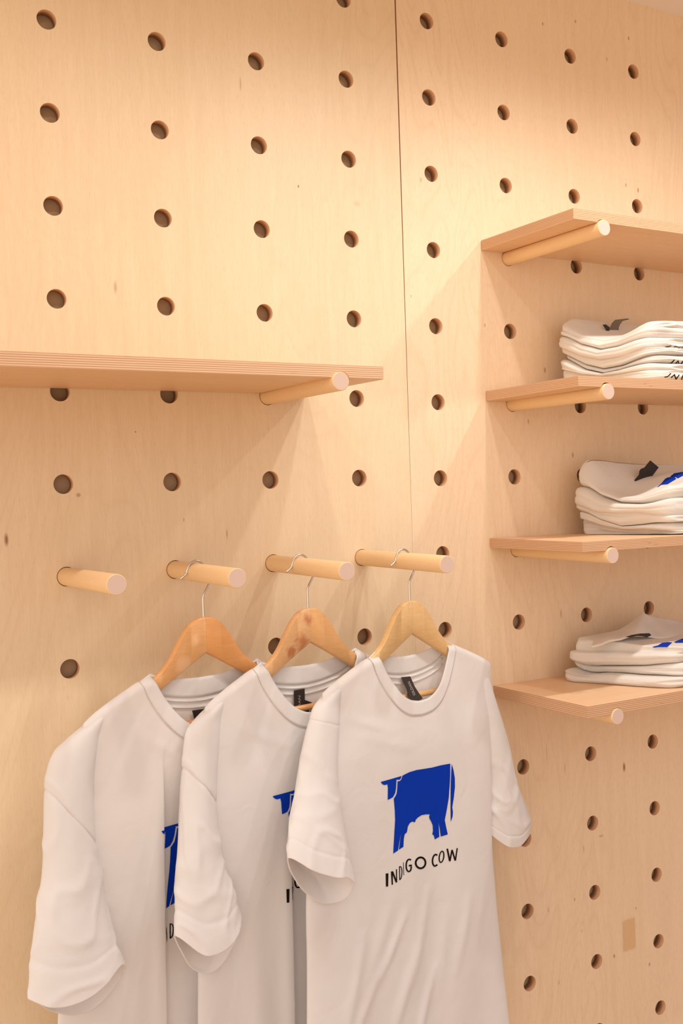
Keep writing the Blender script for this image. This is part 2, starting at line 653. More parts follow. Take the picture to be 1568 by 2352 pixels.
# ------------------------------------------------------------------ shelves
def shelf(x0, x1, zb_wall, zb_front, zt_wall, zt_front, depth, label, peg_x, grain_seed, cols, NEST=.05):
    th = (zt_wall - zb_wall)
    slope = math.atan2(zb_wall - zb_front, depth)
    mt = ply_edge('ply_shelf_edge', 2, 0.0, th * U, light=(0.80, 0.55, 0.36) if grain_seed == 1 else (0.72, 0.46, 0.28), dark=(0.34, 0.16, 0.08), n=13)
    # rounded notches under the sheet where the pegs nest (profile along x)
    def bottom(x):
        for px in cols:
            if abs(x - px) < PR + 0.004:
                rr = PR + 0.004
                return max(0.0, sqrt(max(0, rr * rr - (x - px) ** 2)) - (NEST))
        return 0.0
    xs = sorted(set([x0, x1] + [px + (PR + 0.004) * cos(pi * k / 16) for px in cols for k in range(17) if x0 < px + (PR + 0.004) * cos(pi * k / 16) < x1]))
    verts, faces, mi = [], [], []
    n = len(xs)
    for y in (-0.003, -depth):
        for x in xs:
            verts.append(Vector((x * U, y * U, bottom(x) * U)))
        for x in xs:
            verts.append(Vector((x * U, y * U, th * U)))
    for i in range(n - 1):
        faces.append((2 * n + i, 2 * n + i + 1, 3 * n + i + 1, 3 * n + i)); mi.append(1)   # front
        faces.append((i, n + i, n + i + 1, i + 1)); mi.append(1)                           # back
        faces.append((i, i + 1, 2 * n + i + 1, 2 * n + i)); mi.append(0)                   # bottom
        faces.append((n + i, 3 * n + i, 3 * n + i + 1, n + i + 1)); mi.append(0)           # top
    faces.append((0, 2 * n, 3 * n, n)); mi.append(1)
    faces.append((n - 1, 2 * n - 1, 4 * n - 1, 3 * n - 1)); mi.append(1)
    me = bpy.data.meshes.new('shelf')
    me.from_pydata(verts, [], faces)
    me.materials.append(M_shelf)
    me.materials.append(mt)
    for p, i in zip(me.polygons, mi):
        p.material_index = i
    o = bpy.data.objects.new('shelf', me)
    sc.collection.objects.link(o)
    o.location = W(0, 0, zb_wall)
    o.rotation_euler = (slope, 0, 0)
    bv = o.modifiers.new('bevel', 'BEVEL')
    bv.width = 0.0008
    bv.segments = 1
    bv.limit_method = 'ANGLE'
    bv.angle_limit = radians(60)
    return tag(o, label, 'shelf', 'plywood shelves resting on pegs')


gc = [5 * SX + 0.0, 8 * SX]
shelf(-4.6, 2.985, 2.035, 2.000, 2.172, 2.139, 1.815, 'long empty birch plywood shelf above the hanging shirts', 0, 1, [2 * SX - 0.01, -2 * SX], .036)
shelf(5.735, 14.0, 4.043, 4.001, 4.176, 4.1286, 1.815, 'empty birch plywood shelf at the top of the right wall', 0, 2, [5 * SX + 0.015, 10 * SX], .060)
shelf(5.733, 14.0, 2.008, 1.998, 2.138, 2.1252, 1.812, 'plywood shelf carrying the tallest stack of folded shirts', 0, 3, [5 * SX + 0.008, 10 * SX], .042)
shelf(5.720, 14.0, 0.0213, 0.0035, 0.148, 0.1288, 1.812, 'plywood shelf carrying the stack with an upright black neck tag', 0, 4, [5 * SX - 0.003, 10 * SX], .052)
shelf(5.705, 14.0, -1.998, -1.996, -1.851, -1.869, 1.826, 'lowest plywood shelf on the right wall, under the loosest stack of shirts', 0, 5, [5 * SX - 0.005, 10 * SX], .029)


# ------------------------------------------------------------------ hangers and shirts
class Frame:
    """Local frame of a hanging shirt: s across, o towards the viewer's side, z up."""
    def __init__(self, hx, hy, c, deg):
        t = radians(deg)
        self.e = Vector((cos(t), sin(t), 0))
        self.n = Vector((sin(t), -cos(t), 0))
        self.H = Vector((hx, hy, 0)) + self.e * c

    def w(self, s, o, z):
        p = self.H + self.e * s + self.n * o
        return W(p[0], p[1], z)

    def from_px(self, px, py, o=0.0):
        d = ray(px, py)
        t = (self.H + self.n * o - CAM).dot(self.n) / d.dot(self.n)
        p = CAM + d * t
        return ((p - self.H).dot(self.e), p[2])


def tube(pts, r, ns=12, closed_ends=True):
    """Vertices and faces of a round wire through world points (r in metres, or list)."""
    verts, faces = [], []
    n = len(pts)
    up = Vector((0.13, 0.97, 0.2)).normalized()
    rings = []
    for i, p in enumerate(pts):
        a = pts[max(i - 1, 0)]
        b = pts[min(i + 1, n - 1)]
        t = (Vector(b) - Vector(a)).normalized()
        u = (up - t * up.dot(t)).normalized()
        v = t.cross(u)
        rr = r[i] if isinstance(r, list) else r
        base = len(verts)
        for k in range(ns):
            an = 2 * pi * k / ns
            verts.append(Vector(p) + (u * cos(an) + v * sin(an)) * rr)
        rings.append(base)
    for i in range(n - 1):
        for k in range(ns):
            k2 = (k + 1) % ns
            faces.append((rings[i] + k, rings[i] + k2, rings[i + 1] + k2, rings[i + 1] + k))
    if closed_ends:
        faces.append(tuple(rings[0] + k for k in range(ns))[::-1])
        faces.append(tuple(rings[-1] + k for k in range(ns)))
    return verts, faces


H_TOP = [(0, -.492), (.05, -.494), (.10, -.508), (.16, -.54), (.25, -.625), (.34, -.755), (.43, -.895), (.54, -1.01), (.68, -1.10), (.9, -1.205), (1.08, -1.30), (1.18, -1.36), (1.25, -1.43), (1.28, -1.50)]
H_LOW = [(0, -.885), (.25, -1.03), (.5, -1.18), (.75, -1.33), (1.0, -1.47), (1.15, -1.58), (1.22, -1.60), (1.26, -1.57), (1.28, -1.52)]


def hanger_wood(name, base, knotcol, kpts, seed):
    m, nt, bs = new_mat(name)
    v, ob = mapping(nt, (12, 12, 60), (seed, seed, seed))
    g = noise_tex(nt, v, 3.0, 4, 0.6, 1.2)
    b = tuple(base)
    col = mix(nt, ramp(nt, g, ((0.3, 0.0), (0.75, 0.6))), b, (b[0] * .86, b[1] * .74, b[2] * .6))
    v2, _ = mapping(nt, (30, 30, 30), (seed, 0, 0))
    bl = noise_tex(nt, v2, 1.0, 5, 0.7, 0.8)
    for (c, r) in kpts:
        vm = nt.nodes.new('ShaderNodeVectorMath')
        vm.operation = 'DISTANCE'
        L(nt, ob, vm.inputs[0])
        vm.inputs[1].default_value = c
        d = mathn(nt, 'ADD', mathn(nt, 'DIVIDE', vm.outputs['Value'], r * 2), mathn(nt, 'MULTIPLY', mathn(nt, 'SUBTRACT', bl, 0.5), 1.4))
        col = mix(nt, ramp(nt, d, ((0.15, 0.75), (0.5, 0.0))), col, knotcol)
    L(nt, col, bs.inputs['Base Color'])
    bs.inputs['Roughness'].default_value = 0.33
    bs.inputs['Coat Weight'].default_value = 0.25
    bs.inputs['Coat Roughness'].default_value = 0.2
    return m


def make_hanger(F, pegc, colour, knot, kpts, label, seed):
    """pegc: s of the peg axis; wire hook rides on top of the peg."""
    r = empty('wooden_hanger', F.w(0, 0, -0.49), label, 'hanger', 'wooden hangers with steel hooks')
    base = root_loc(r)
    kp = [(tuple(F.w(s, .05, z) - base), rad) for s, z, rad in kpts]
    T = 0.046
    for sgn in (-1, 1):
        mt = hanger_wood('hanger_wood', colour[0 if sgn < 0 else 1], knot, kp, seed + sgn)
        n = 60
        prof = []
        for i in range(n + 1):
            s = 1.28 * i / n
            prof.append((s, interp(H_TOP, s), interp(H_LOW, s)))
        verts, faces = [], []
        # cross-section rings: eased-edge rectangle
        def ring(s, zt, zb):
            h = max(0.004, zt - zb)
            e = min(0.018, h * 0.35)
            return [(s, -T, zb + e), (s, -T, zt - e), (s, -T + e * .7, zt - e * .25), (s, 0, zt), (s, T - e * .7, zt - e * .25), (s, T, zt - e), (s, T, zb + e), (s, T - e * .7, zb + e * .25), (s, 0, zb), (s, -T + e * .7, zb + e * .25)]
        for (s, zt, zb) in prof:
            for (a, b, c) in ring(s, zt, zb):
                verts.append(F.w(a * sgn + 0.0006 * sgn, b, c))
        m_ = 10
        for i in range(n):
            for k in range(m_):
                k2 = (k + 1) % m_
                faces.append((i * m_ + k, i * m_ + k2, (i + 1) * m_ + k2, (i + 1) * m_ + k))
        faces.append(tuple(range(m_)))
        faces.append(tuple(n * m_ + k for k in range(m_)))
        o = mesh_obj('arm', verts, faces, mt, parent=r, smooth=True, weld=0.00002)
        o.modifiers.new('edges', 'EDGE_SPLIT').split_angle = radians(50)
    v, f = tube([F.w(-1.16, 0, -1.625), F.w(1.16, 0, -1.625)], 0.036 * U, 20)
    o = mesh_obj('crossbar', v, f, hanger_wood('hanger_bar_wood', (colour[1][0], colour[1][1] * .9, colour[1][2] * .8), knot, [], seed + 7), parent=r, smooth=True)
    c = pegc
    path = [(c - .185, -.055), (c - .150, -.035), (c - .120, -.005), (c - .108, .035), (c - .080, .085), (c - .035, .115), (c + .01, .122), (c + .06, .105), (c + .105, .06), (c + .122, 0), (c + .128, -.06), (.085, -.13), (.045, -.20), (.008, -.262), (.0, -.31), (0, -.40), (0, -.52)]
    pts = [F.w(s, 0.0, z) for s, z in catmull(path, 90)]
    v, f = tube(pts, 0.0122 * U, 12)
    # ball on the tip
    b0 = len(v)
    pc = pts[0]
    for i in range(7):
        th = pi * i / 6
        for k in range(12):
            a = 2 * pi * k / 12
            v.append(pc + Vector((sin(th) * cos(a), sin(th) * sin(a), cos(th))) * 0.017 * U)
    for i in range(6):
        for k in range(12):
            k2 = (k + 1) % 12
            f.append((b0 + i * 12 + k, b0 + (i + 1) * 12 + k, b0 + (i + 1) * 12 + k2, b0 + i * 12 + k2))
    o = mesh_obj('hook', v, f, M_steel, parent=r, smooth=True)
    tag(o, 'bent steel wire hook with a small ball tip')
    return r


# neck curves (s -> z), symmetric
NO = 0.72
FRONT_OUT = [(0, -1.84), (.12, -1.832), (.25, -1.79), (.38, -1.70), (.50, -1.56), (.60, -1.40), (.67, -1.25), (.72, -1.10)]
BACK_OUT = [(0, -1.375), (.2, -1.36), (.4, -1.315), (.55, -1.25), (.65, -1.18), (.72, -1.10)]
SHO = [(0, -1.03), (.72, -1.095), (.9, -1.165), (1.15, -1.28), (1.32, -1.37), (1.45, -1.47), (1.6, -1.66), (1.75, -1.9), (2.1, -2.6)]


def make_shirt(F, P, label):
    r = empty('t_shirt', F.w(0, 0, -1.1), label, 't-shirt', 'white t-shirts on hangers')
    HEM = P['hem']
    nk = P.get('nk', 1.0)
    NO = .72 * nk
    seed = P['seed']
    hf, hb = P['hf'], P['hb']

    def sl(z):
        return interp(P['L'], -z)

    def sr(z):
        return interp(P['R'], -z)

    def sho(a):
        return interp(SHO, .72 * a / NO if a < NO else .72 + (a - NO) * (1.45 - .72) / (1.45 - NO) if a < 1.45 else a)

    def depth(s, z, front):
        a, b = sl(z), sr(z)
        u = max(-1.0, min(1.0, (2 * s - a - b) / (b - a)))
        d = max(0.0, sho(abs(s)) - z)
        h = 0.072 + ((hf if front else hb) - 0.072) * sstep(d / 1.3)
        rim = sqrt(max(0.0, 1 - abs(u) ** P.get('pw', 7)))
        top = sqrt(min(1.0, d / 0.06))
        o = h * rim * top
        if abs(s) < NO + .1 and front:
            # front of the neck leans out over the hanger
            o += 0.035 * sstep((NO + .1 - abs(s)) / .5) * sstep(d / .5) * (1 - sstep((d - 1.0) / 1.2))
        w = sstep(d / 0.8) * rim
        fold = 0.0
        low = sstep((-z - 2.2) / 3.0)
        fold += 0.020 * low * sin(s * 7.0 + 1.3 * nz(s, z * .25, seed) * 3 + seed) * P.get('fold', 1)
        fold += 0.030 * nz(s * 1.6, z * 0.32 + seed * 3, seed * 1.7) * (0.35 + low)
        fold += 0.010 * nz(s * 2.5 + z * .8, z * 1.3, seed * 4.1)
        # drag lines running from shoulder points
        fold += 0.010 * sin((s * 2.2 - z * 4.3) * 1.5 + seed) * exp(-((abs(s) - 1.0) / .35) ** 2) * exp(-((z + 1.95) / .45) ** 2)
        if front:
            for (c0, c1, z0, dep, wid, rec) in P['creases']:
                cs = c0 + (c1 - c0) * (-z - 2) / 3
                on = sstep((z0 - z) / 1.0)
                t = s - cs
                o -= dep * on * sstep((t + wid / 2) / wid) * (1 - sstep((t - rec * .3) / rec))
                o += 0.25 * dep * on * exp(-((t + .09) / .09) ** 2) * rim
            for (xa, za, xb, zb2, amp, wd_) in P.get('ridges', ()):
                dx, dz = xb - xa, zb2 - za
                ln = dx * dx + dz * dz
                tt = max(0, min(1, ((s - xa) * dx + (z - za) * dz) / ln))
                dd = (s - xa - dx * tt) ** 2 + (z - za - dz * tt) ** 2
                fold += amp * exp(-dd / wd_**2) * sin(pi * (0.15 + 0.7 * tt))
            return o + fold * w
        return -(o) + fold * w * 0.8

    def topz(s, front):
        a = abs(s)
        if a < NO:
            return interp(FRONT_OUT if front else BACK_OUT, a / nk)
        return sho(a)

    NCOL, NROW = 260, 130
    verts, faces = [], []
    for front in (True, False):
        b0 = len(verts)
        for i in range(NCOL + 1):
            q = -1 + 2 * i / NCOL
            q = math.copysign(1 - (1 - abs(q)) ** 1.25, q)
            z = -1.5
            for _ in range(25):
                a, b = sl(z), sr(z)
                s = (a + b) / 2 + q * (b - a) / 2
                z = 0.5 * z + 0.5 * topz(s, front)
            zt = z
            for j in range(NROW + 1):
                f = j / NROW
                zz = zt + (HEM - zt) * (f ** 1.15)
                a, b = sl(zz), sr(zz)
                s = (a + b) / 2 + q * (b - a) / 2
                verts.append(F.w(s, depth(s, zz, front), zz))
        for i in range(NCOL):
            for j in range(NROW):
                a = b0 + i * (NROW + 1) + j
                fc = (a, a + 1, a + NROW + 2, a + NROW + 1)
                faces.append(fc if front else fc[::-1])
    body = mesh_obj('body', verts, faces, M_cloth, parent=r, smooth=True, weld=0.00015)
    # ---- ribbed collar, a band closed around the neck
    verts, faces, uvs = [], [], []
    side_o, side_i = (NO, -1.10), (.60, -1.015)
    F_IN = [(.605, -1.035), (.57, -1.14), (.50, -1.29), (.40, -1.45), (.29, -1.57), (.15, -1.645), (0, -1.668)]
    F_O = [(.72, -1.10), (.67, -1.25), (.60, -1.40), (.50, -1.56), (.36, -1.715), (.20, -1.81), (0, -1.84)]
    B_IN = [(.605, -1.035), (.53, -1.065), (.42, -1.10), (.30, -1.13), (.20, -1.145), (.10, -1.152), (0, -1.155)]
    B_O = [(.72, -1.10), (.65, -1.18), (.55, -1.25), (.43, -1.305), (.30, -1.34), (.15, -1.365), (0, -1.375)]
    nA, nB = 48, 6

    def side(Pi, Po, front, sgn):
        a, b = catmull(Pi, nA), catmull(Po, nA)
        return [[(nk * sgn * (p[0] + (q[0] - p[0]) * k / nB), p[1] + (q[1] - p[1]) * k / nB, front) for k in range(nB + 1)] for p, q in zip(a, b)]

    loop = side(F_IN, F_O, True, -1) + side(F_IN, F_O, True, 1)[::-1][1:] + side(B_IN, B_O, False, 1)[1:] + side(B_IN, B_O, False, -1)[::-1][1:-1]
    n = len(loop)
    for i, row in enumerate(loop):
        for k, (s, z, fr) in enumerate(row):
            f = k / nB
            o = depth(s, z, fr)
            lift = 0.003
            t_side = sstep((abs(s) - .5) / .2)
            o2 = (o + (lift + 0.004) * (1 if fr else 1.0)) * (1 - 0.25 * (1 - f) * (0 if fr else 1))
            if not fr:
                o2 = o * (0.9 + .1 * f) + lift * .6
            verts.append(F.w(s, o2, z + 0.004 * t_side * (1 - f)))
            uvs.append((i / n, f))
    for i in range(n):
        i2 = (i + 1) % n
        for k in range(nB):
            faces.append((i * (nB + 1) + k, i * (nB + 1) + k + 1, i2 * (nB + 1) + k + 1, i2 * (nB + 1) + k))
    col = mesh_obj('collar', verts, faces, M_rib, parent=r, smooth=True, uvs=uvs)
    sd = col.modifiers.new('thickness', 'SOLIDIFY')
    sd.thickness = 0.0012
    sd.offset = 0
    tag(col, 'ribbed white neckband')
    # back neck tape: two stitched ridges inside the back
    v, f = [], []
    for (dz, rr) in ((-.035, .012), (-.105, .012)):
        pts = [F.w(s * nk, depth(s * nk, z + dz, False) + .006, z + dz) for s, z in ([(-a, b) for a, b in catmull(B_O, 24)] + [(a, b) for a, b in catmull(B_O, 24)][::-1][1:]) if abs(s) < .60]
        vv, ff = tube(pts, rr * U, 8)
        k = len(v)
        v += vv
        f += [tuple(i + k for i in q) for q in ff]
    mesh_obj('neck_tape', v, f, M_cloth, parent=r, smooth=True)

    # ---- sleeves
    for key, rings in (('SL', P['SL']), ('SR', P['SR'])):
        # ring: zc, ts, to, t2, sL, sR (as seen), oc, b
        t = P['tan'][0 if key == 'SL' else 1]
        RS, NA = 150, 72
        HP = radians(P.get('hp', 0)) if key == 'SL' else 0
        rr = catmull(rings, RS)
        verts, faces = [], []
        seamf, hemf = P['seam'], 0.91
        for i, (zc, ts, to, t2, a0, a1, oc, b) in enumerate(rr):
            A = (a1 - a0) / 2
            cx = (a0 + a1) / 2 - oc * t
            a = sqrt(max(0.0004, A * A - (b * t) ** 2))
            f = i / (RS - 1)
            sw = P.get('seamw', 1.0) * (1 if key == 'SL' else .3)
            g = sw * (0.005 * sstep((seamf - f) / 0.006) * sstep(f / seamf * 1.6) - 0.009 * exp(-((f - seamf) / .006) ** 2)) + 0.005 * sstep((f - hemf) / 0.006) - 0.008 * exp(-((f - hemf) / .006) ** 2)
            for k in range(NA):
                an = 2 * pi * k / NA
                ca, sa = cos(an), sin(an)
                ex = ca
                ey = math.copysign(abs(sa) ** 1.2, sa)
                cr = 1 - abs(nz(ca * 1.0 + seed * 2, sa * 1.0 + zc * .9, zc * 2.2 + (5 if key == 'SR' else 0))) * 2.4
                wr = 0.020 * max(0, cr) ** 3 * sstep((f - .50) / .25) + 0.009 * nz(ca * 1.4 + seed, sa * 1.4, zc * 1.2 + (7 if key == 'SR' else 0)) * min(1, f * 3)
                for (f0, sl_, am, wd_) in ((.60, .05, .012, .018), (.74, -.06, .014, .02), (.84, .04, .012, .015)):
                    wr += am * exp(-((f - f0 - sl_ * (ca + .4 * nz(ca, sa, seed + f0))) / wd_) ** 2) * sstep((sa + .6) / .8) * (0.6 + .4 * nz(ca * 2, seed, f0 * 9))
                zz = zc + ts * ca + to * sa + t2 * cos(2 * an - HP) + 0.02 * nz(ca * 2, sa * 2, seed + f) * f
                verts.append(F.w(cx + (a + g + wr) * ex, oc + (b + g + wr) * ey, zz))
        c0 = len(verts)
        zc, ts, to, t2, a0, a1, oc, b = rr[0]
        verts.append(F.w((a0 + a1) / 2 - oc * t, oc, zc + 0.012))
        for k in range(NA):
            faces.append((c0, k, (k + 1) % NA))
        for i in range(RS - 1):
            for k in range(NA):
                k2 = (k + 1) % NA
                faces.append((i * NA + k, (i + 1) * NA + k, (i + 1) * NA + k2, i * NA + k2))
        o = mesh_obj('sleeve', verts, faces, M_cloth, parent=r, smooth=True)
        sd = o.modifiers.new('thickness', 'SOLIDIFY')
        sd.thickness = 0.0025
        sd.offset = -1
        ss = o.modifiers.new('smooth', 'SUBSURF')
        ss.levels = ss.render_levels = 1
    return r, depth


def slice_map(polys, fmap, step=0.05):
    """Triangulate 2-D polygons, cut them on a fine grid and map every vertex."""
    verts, faces = [], []
    for poly in polys:
        bm = bmesh.new()
        vs = [bm.verts.new((p[0], p[1], 0)) for p in poly]
        try:
            bm.faces.new(vs)
        except ValueError:
            bm.free()
            continue
        bmesh.ops.triangulate(bm, faces=bm.faces[:])
        for ax in (0, 1):
            lo = min(p[ax] for p in poly)
            hi = max(p[ax] for p in poly)
            k = math.floor(lo / step) + 1
            while k * step < hi:
                co = [0, 0, 0]
                no = [0, 0, 0]
                co[ax] = k * step
                no[ax] = 1
                bmesh.ops.bisect_plane(bm, geom=bm.verts[:] + bm.edges[:] + bm.faces[:], plane_co=co, plane_no=no)
                k += 1
        bm.verts.ensure_lookup_table()
        b0 = len(verts)
        idx = {}
        for v in bm.verts:
            idx[v] = len(verts)
            verts.append(fmap(v.co.x, v.co.y))
        for f in bm.faces:
            faces.append(tuple(idx[v] for v in f.verts))
        bm.free()
    return verts, faces


# ---- the print: outlines measured on the front shirt (enlarged frame), one per colour
def zpx(p):
    return (840 + p[0] / 3.92, 1720 + p[1] / 3.92)


COW = [
    [(130, 297), (190, 279), (250, 260), (308, 241), (304, 262), (291, 276), (266, 274), (264, 350), (258, 395), (240, 432), (215, 448), (192, 458), (193, 350), (188, 317), (165, 325), (145, 318)],
    [(316, 238), (345, 222), (380, 205), (440, 187), (500, 178), (580, 165), (660, 145), (748, 130), (750, 220), (748, 300), (740, 440), (722, 560), (708, 640), (720, 700), (735, 770), (676, 790), (668, 730), (655, 660), (660, 730), (664, 793), (625, 817), (618, 785), (602, 768), (608, 740), (605, 690), (590, 655), (575, 630), (570, 610), (576, 590), (540, 590), (500, 597), (465, 620), (448, 640), (443, 660), (415, 655), (395, 668), (378, 700), (370, 750), (350, 770), (342, 810), (338, 882), (298, 908), (305, 850), (318, 750), (302, 840), (290, 915), (247, 943), (255, 800), (262, 640), (258, 560), (246, 447), (260, 425), (271, 398), (275, 350), (276, 288), (292, 289), (308, 272)],
    [(762, 135), (780, 190), (793, 260), (795, 340), (785, 440), (772, 525), (778, 570), (775, 610), (760, 655), (757, 520), (756, 350), (758, 250)]]


def stroke(pts, w):
    """Constant-width stroke as quads joined into one outline."""
    Lp, Rp = [], []
    n = len(pts)
    for i in range(n):
        a = Vector(pts[max(i - 1, 0)])
        b = Vector(pts[min(i + 1, n - 1)])
        d = (b - a).normalized()
        nrm = Vector((-d[1], d[0])) * (w[i] if isinstance(w, list) else w) / 2
        p = Vector(pts[i])
        Lp.append(tuple(p + nrm))
        Rp.append(tuple(p - nrm))
    return [[Lp[i], Lp[i + 1], Rp[i + 1], Rp[i]] for i in range(n - 1)]


def ring_quads(cx, cy, rx, ry, w, tilt=0.0):
    out = []
    n = 28
    for k in range(n):
        q = []
        for a, rr in ((k, -1), (k + 1, -1), (k + 1, 1), (k, 1)):
            an = 2 * pi * a / n
            x = (rx + rr * w / 2) * cos(an)
            y = (ry + rr * w / 2) * sin(an)
            q.append((cx + x + tilt * y, cy + y))
        out.append(q)
    return out


def letters():
    g = []
    g.append([(177, 1122), (202, 1120), (199, 1238), (179, 1240)])
    g.append([(225, 1105), (240, 1102), (243, 1222), (231, 1223)])
    g.append([(229, 1104), (245, 1102), (281, 1200), (267, 1203)])
    g.append([(270, 1085), (279, 1083), (281, 1202), (271, 1202)])
    g.append([(298, 1058), (306, 1056), (307, 1180), (299, 1181)])
    g += (stroke(catmull([(303, 1060), (316, 1064), (323, 1092), (322, 1130), (315, 1163), (303, 1178)], 16), 8))
    g.append([(334, 1022), (339, 1021), (342, 1136), (337, 1138)])
    g += (stroke(catmull([(405, 1000), (388, 994), (371, 1006), (362, 1035), (362, 1072), (372, 1098), (388, 1103), (402, 1088), (406, 1056)], 26), 13))
    g.append([(384, 1044), (412, 1040), (412, 1054), (384, 1058)])
    g += ring_quads(492, 1026, 46, 49, 17)
    g += (stroke(catmull([(648, 960), (630, 953), (612, 973), (604, 1008), (609, 1040), (624, 1057), (648, 1044)], 22), 14))
    g += ring_quads(683, 973, 19, 50, 11, -0.12)
    g += (stroke([(731, 898), (752, 1010)], 14))
    g += (stroke([(753, 1010), (771, 908)], 12))
    g += (stroke([(771, 908), (798, 1004)], 13))
    g += (stroke([(799, 1004), (816, 892)], 11))
    return g


HX = [(1.236, -.65, .07, 8), (2.473, -.70, .095, 9), (3.73, -.90, .10, 10)]
FR = [Frame(*h) for h in HX]
OREF = 0.13
cow_sz = [[FR[2].from_px(*zpx(p), OREF) for p in poly] for poly in COW]
txt_sz = [[FR[2].from_px(*zpx(p), OREF) for p in poly] for poly in letters()]


def add_print(r, F, depth, fm):
    def mp(s, z):
        s, z = fm(s, z)
        return F.w(s, depth(s, z, True) + 0.0045, z)
    v, f = slice_map(cow_sz, mp, 0.03)
    tag(mesh_obj('cow_print', v, f, M_blue, parent=r, smooth=True), 'solid blue cow printed on the chest')
    v, f = slice_map(txt_sz, mp, 0.03)
    tag(mesh_obj('lettering', v, f, M_black, parent=r, smooth=True), 'black capital letters reading INDIGO COW')


def text_outline(word):
    cu = bpy.data.curves.new('word', 'FONT')
    cu.body = word
    cu.resolution_u = 3
    o = bpy.data.objects.new('word', cu)
    sc.collection.objects.link(o)
    dg = bpy.context.evaluated_depsgraph_get()
    dg.update()
    me = bpy.data.meshes.new_from_object(o.evaluated_get(dg))
    vs = [v.co.copy() for v in me.vertices]
    fs = [tuple(p.vertices) for p in me.polygons]
    bpy.data.objects.remove(o)
    bpy.data.curves.remove(cu)
    bpy.data.meshes.remove(me)
    w = max(v.x for v in vs)
    h = max(v.y for v in vs)
    return [(v.x / w, v.y / h) for v in vs], fs


WORD = text_outline('GILDAN')


def add_label(r, F, poly, o_top, o_bot, base=None, tip=None, hgt=None):
    """Neck label sewn inside the back, hanging from o_top to o_bot; word runs from base to tip."""
    y0 = min(p[1] for p in poly)
    y1 = max(p[1] for p in poly)

    def place(x, y, lift):
        o = o_top + (o_bot - o_top) * max(0, min(1, (y - y0) / (y1 - y0)))
        s_, z_ = F.from_px(x, y, o)
        return F.w(s_, o + lift, z_)
    n = len(poly)
    v = [place(x, y, .005) for x, y in poly] + [place(x, y, 0) for x, y in poly]
    f = [tuple(range(n)), tuple(range(n, 2 * n))[::-1]] + [(i, (i + 1) % n, n + (i + 1) % n, n + i) for i in range(n)]
    lb = mesh_obj('neck_label', v, f, M_label, parent=r)
    tag(lb, 'small black woven neck label')
    if base:
        b = Vector(base)
        ax = Vector(tip) - b
        up = Vector((ax[1], -ax[0])).normalized() * -hgt
        vv = [place(*(b + ax * x - up * y), .009) for (x, y) in WORD[0]]
        tag(mesh_obj('label_text', vv, WORD[1], M_labeltext, parent=lb), 'grey lettering reading GILDAN')
    return lb


# ring: zc, ts, to, t2, sL, sR, oc, b
P3 = dict(nk=.96, hp=32, seamw=.5, hem=-6.35, seed=3.3, hf=.13, hb=.09, tan=(.74, 1.05), seam=.36,
          L=[(1.0, -1.35), (1.6, -1.38), (2.2, -1.46), (3.0, -1.58), (3.6, -1.68), (4.3, -1.70), (5.0, -1.73), (6.4, -1.80)],
          R=[(1.0, 1.40), (1.6, 1.36), (2.4, 1.33), (3.0, 1.29), (3.7, 1.27), (4.2, 1.30), (4.9, 1.36), (6.1, 1.48), (6.4, 1.5)],
          creases=[], fold=0.6,
          ridges=[(-.55, -3.9, -1.0, -4.8, .020, .10), (.05, -3.9, -.25, -4.9, .022, .08), (.3, -4.3, .15, -5.2, .018, .09), (-.2, -4.6, -.6, -5.4, .030, .08), (-1.0, -4.2, -1.3, -5.2, .026, .08), (-.75, -4.6, -1.2, -5.3, .028, .07), (.1, -4.9, -.3, -5.8, .030, .07), (-.35, -4.1, -.75, -4.7, .026, .06), (.7, -4.2, .45, -5.0, .02, .08), (-1.1, -1.7, -.5, -1.95, .014, .06), (-1.0, -1.9, -.2, -2.2, .010, .07)],
          SL=[(-1.39, .06, 0, 0, -1.31, -1.08, 0, .02), (-1.44, .06, 0, 0, -1.41, -1.10, 0, .07), (-1.56, .0, 0, 0, -1.49, -1.13, 0, .085), (-1.75, -.07, 0, 0, -1.55, -1.16, .01, .10), (-2.0, -.12, 0, 0, -1.63, -1.19, .02, .12), (-2.35, -.15, .0, 0, -1.73, -1.20, .04, .15), (-2.7, -.18, .05, 0, -1.82, -1.15, .12, .175), (-3.0, -.22, .10, .05, -1.88, -1.10, .21, .175), (-3.32, -.265, .16, .09, -1.90, -1.05, .30, .16)],
          SR=[(-1.50, 0, 0, 0, 1.10, 1.24, 0, .015), (-1.62, .0, 0, 0, 1.10, 1.33, 0, .05), (-1.9, 0, 0, 0, 1.12, 1.43, -.01, .09), (-2.5, -.02, 0, 0, 1.18, 1.66, -.02, .12), (-3.0, -.04, 0, 0, 1.22, 1.79, -.03, .13), (-3.4, -.05, -.05, .04, 1.22, 1.99, -.03, .13), (-3.64, -.03, -.10, .07, 1.22, 2.01, -.03, .12)])
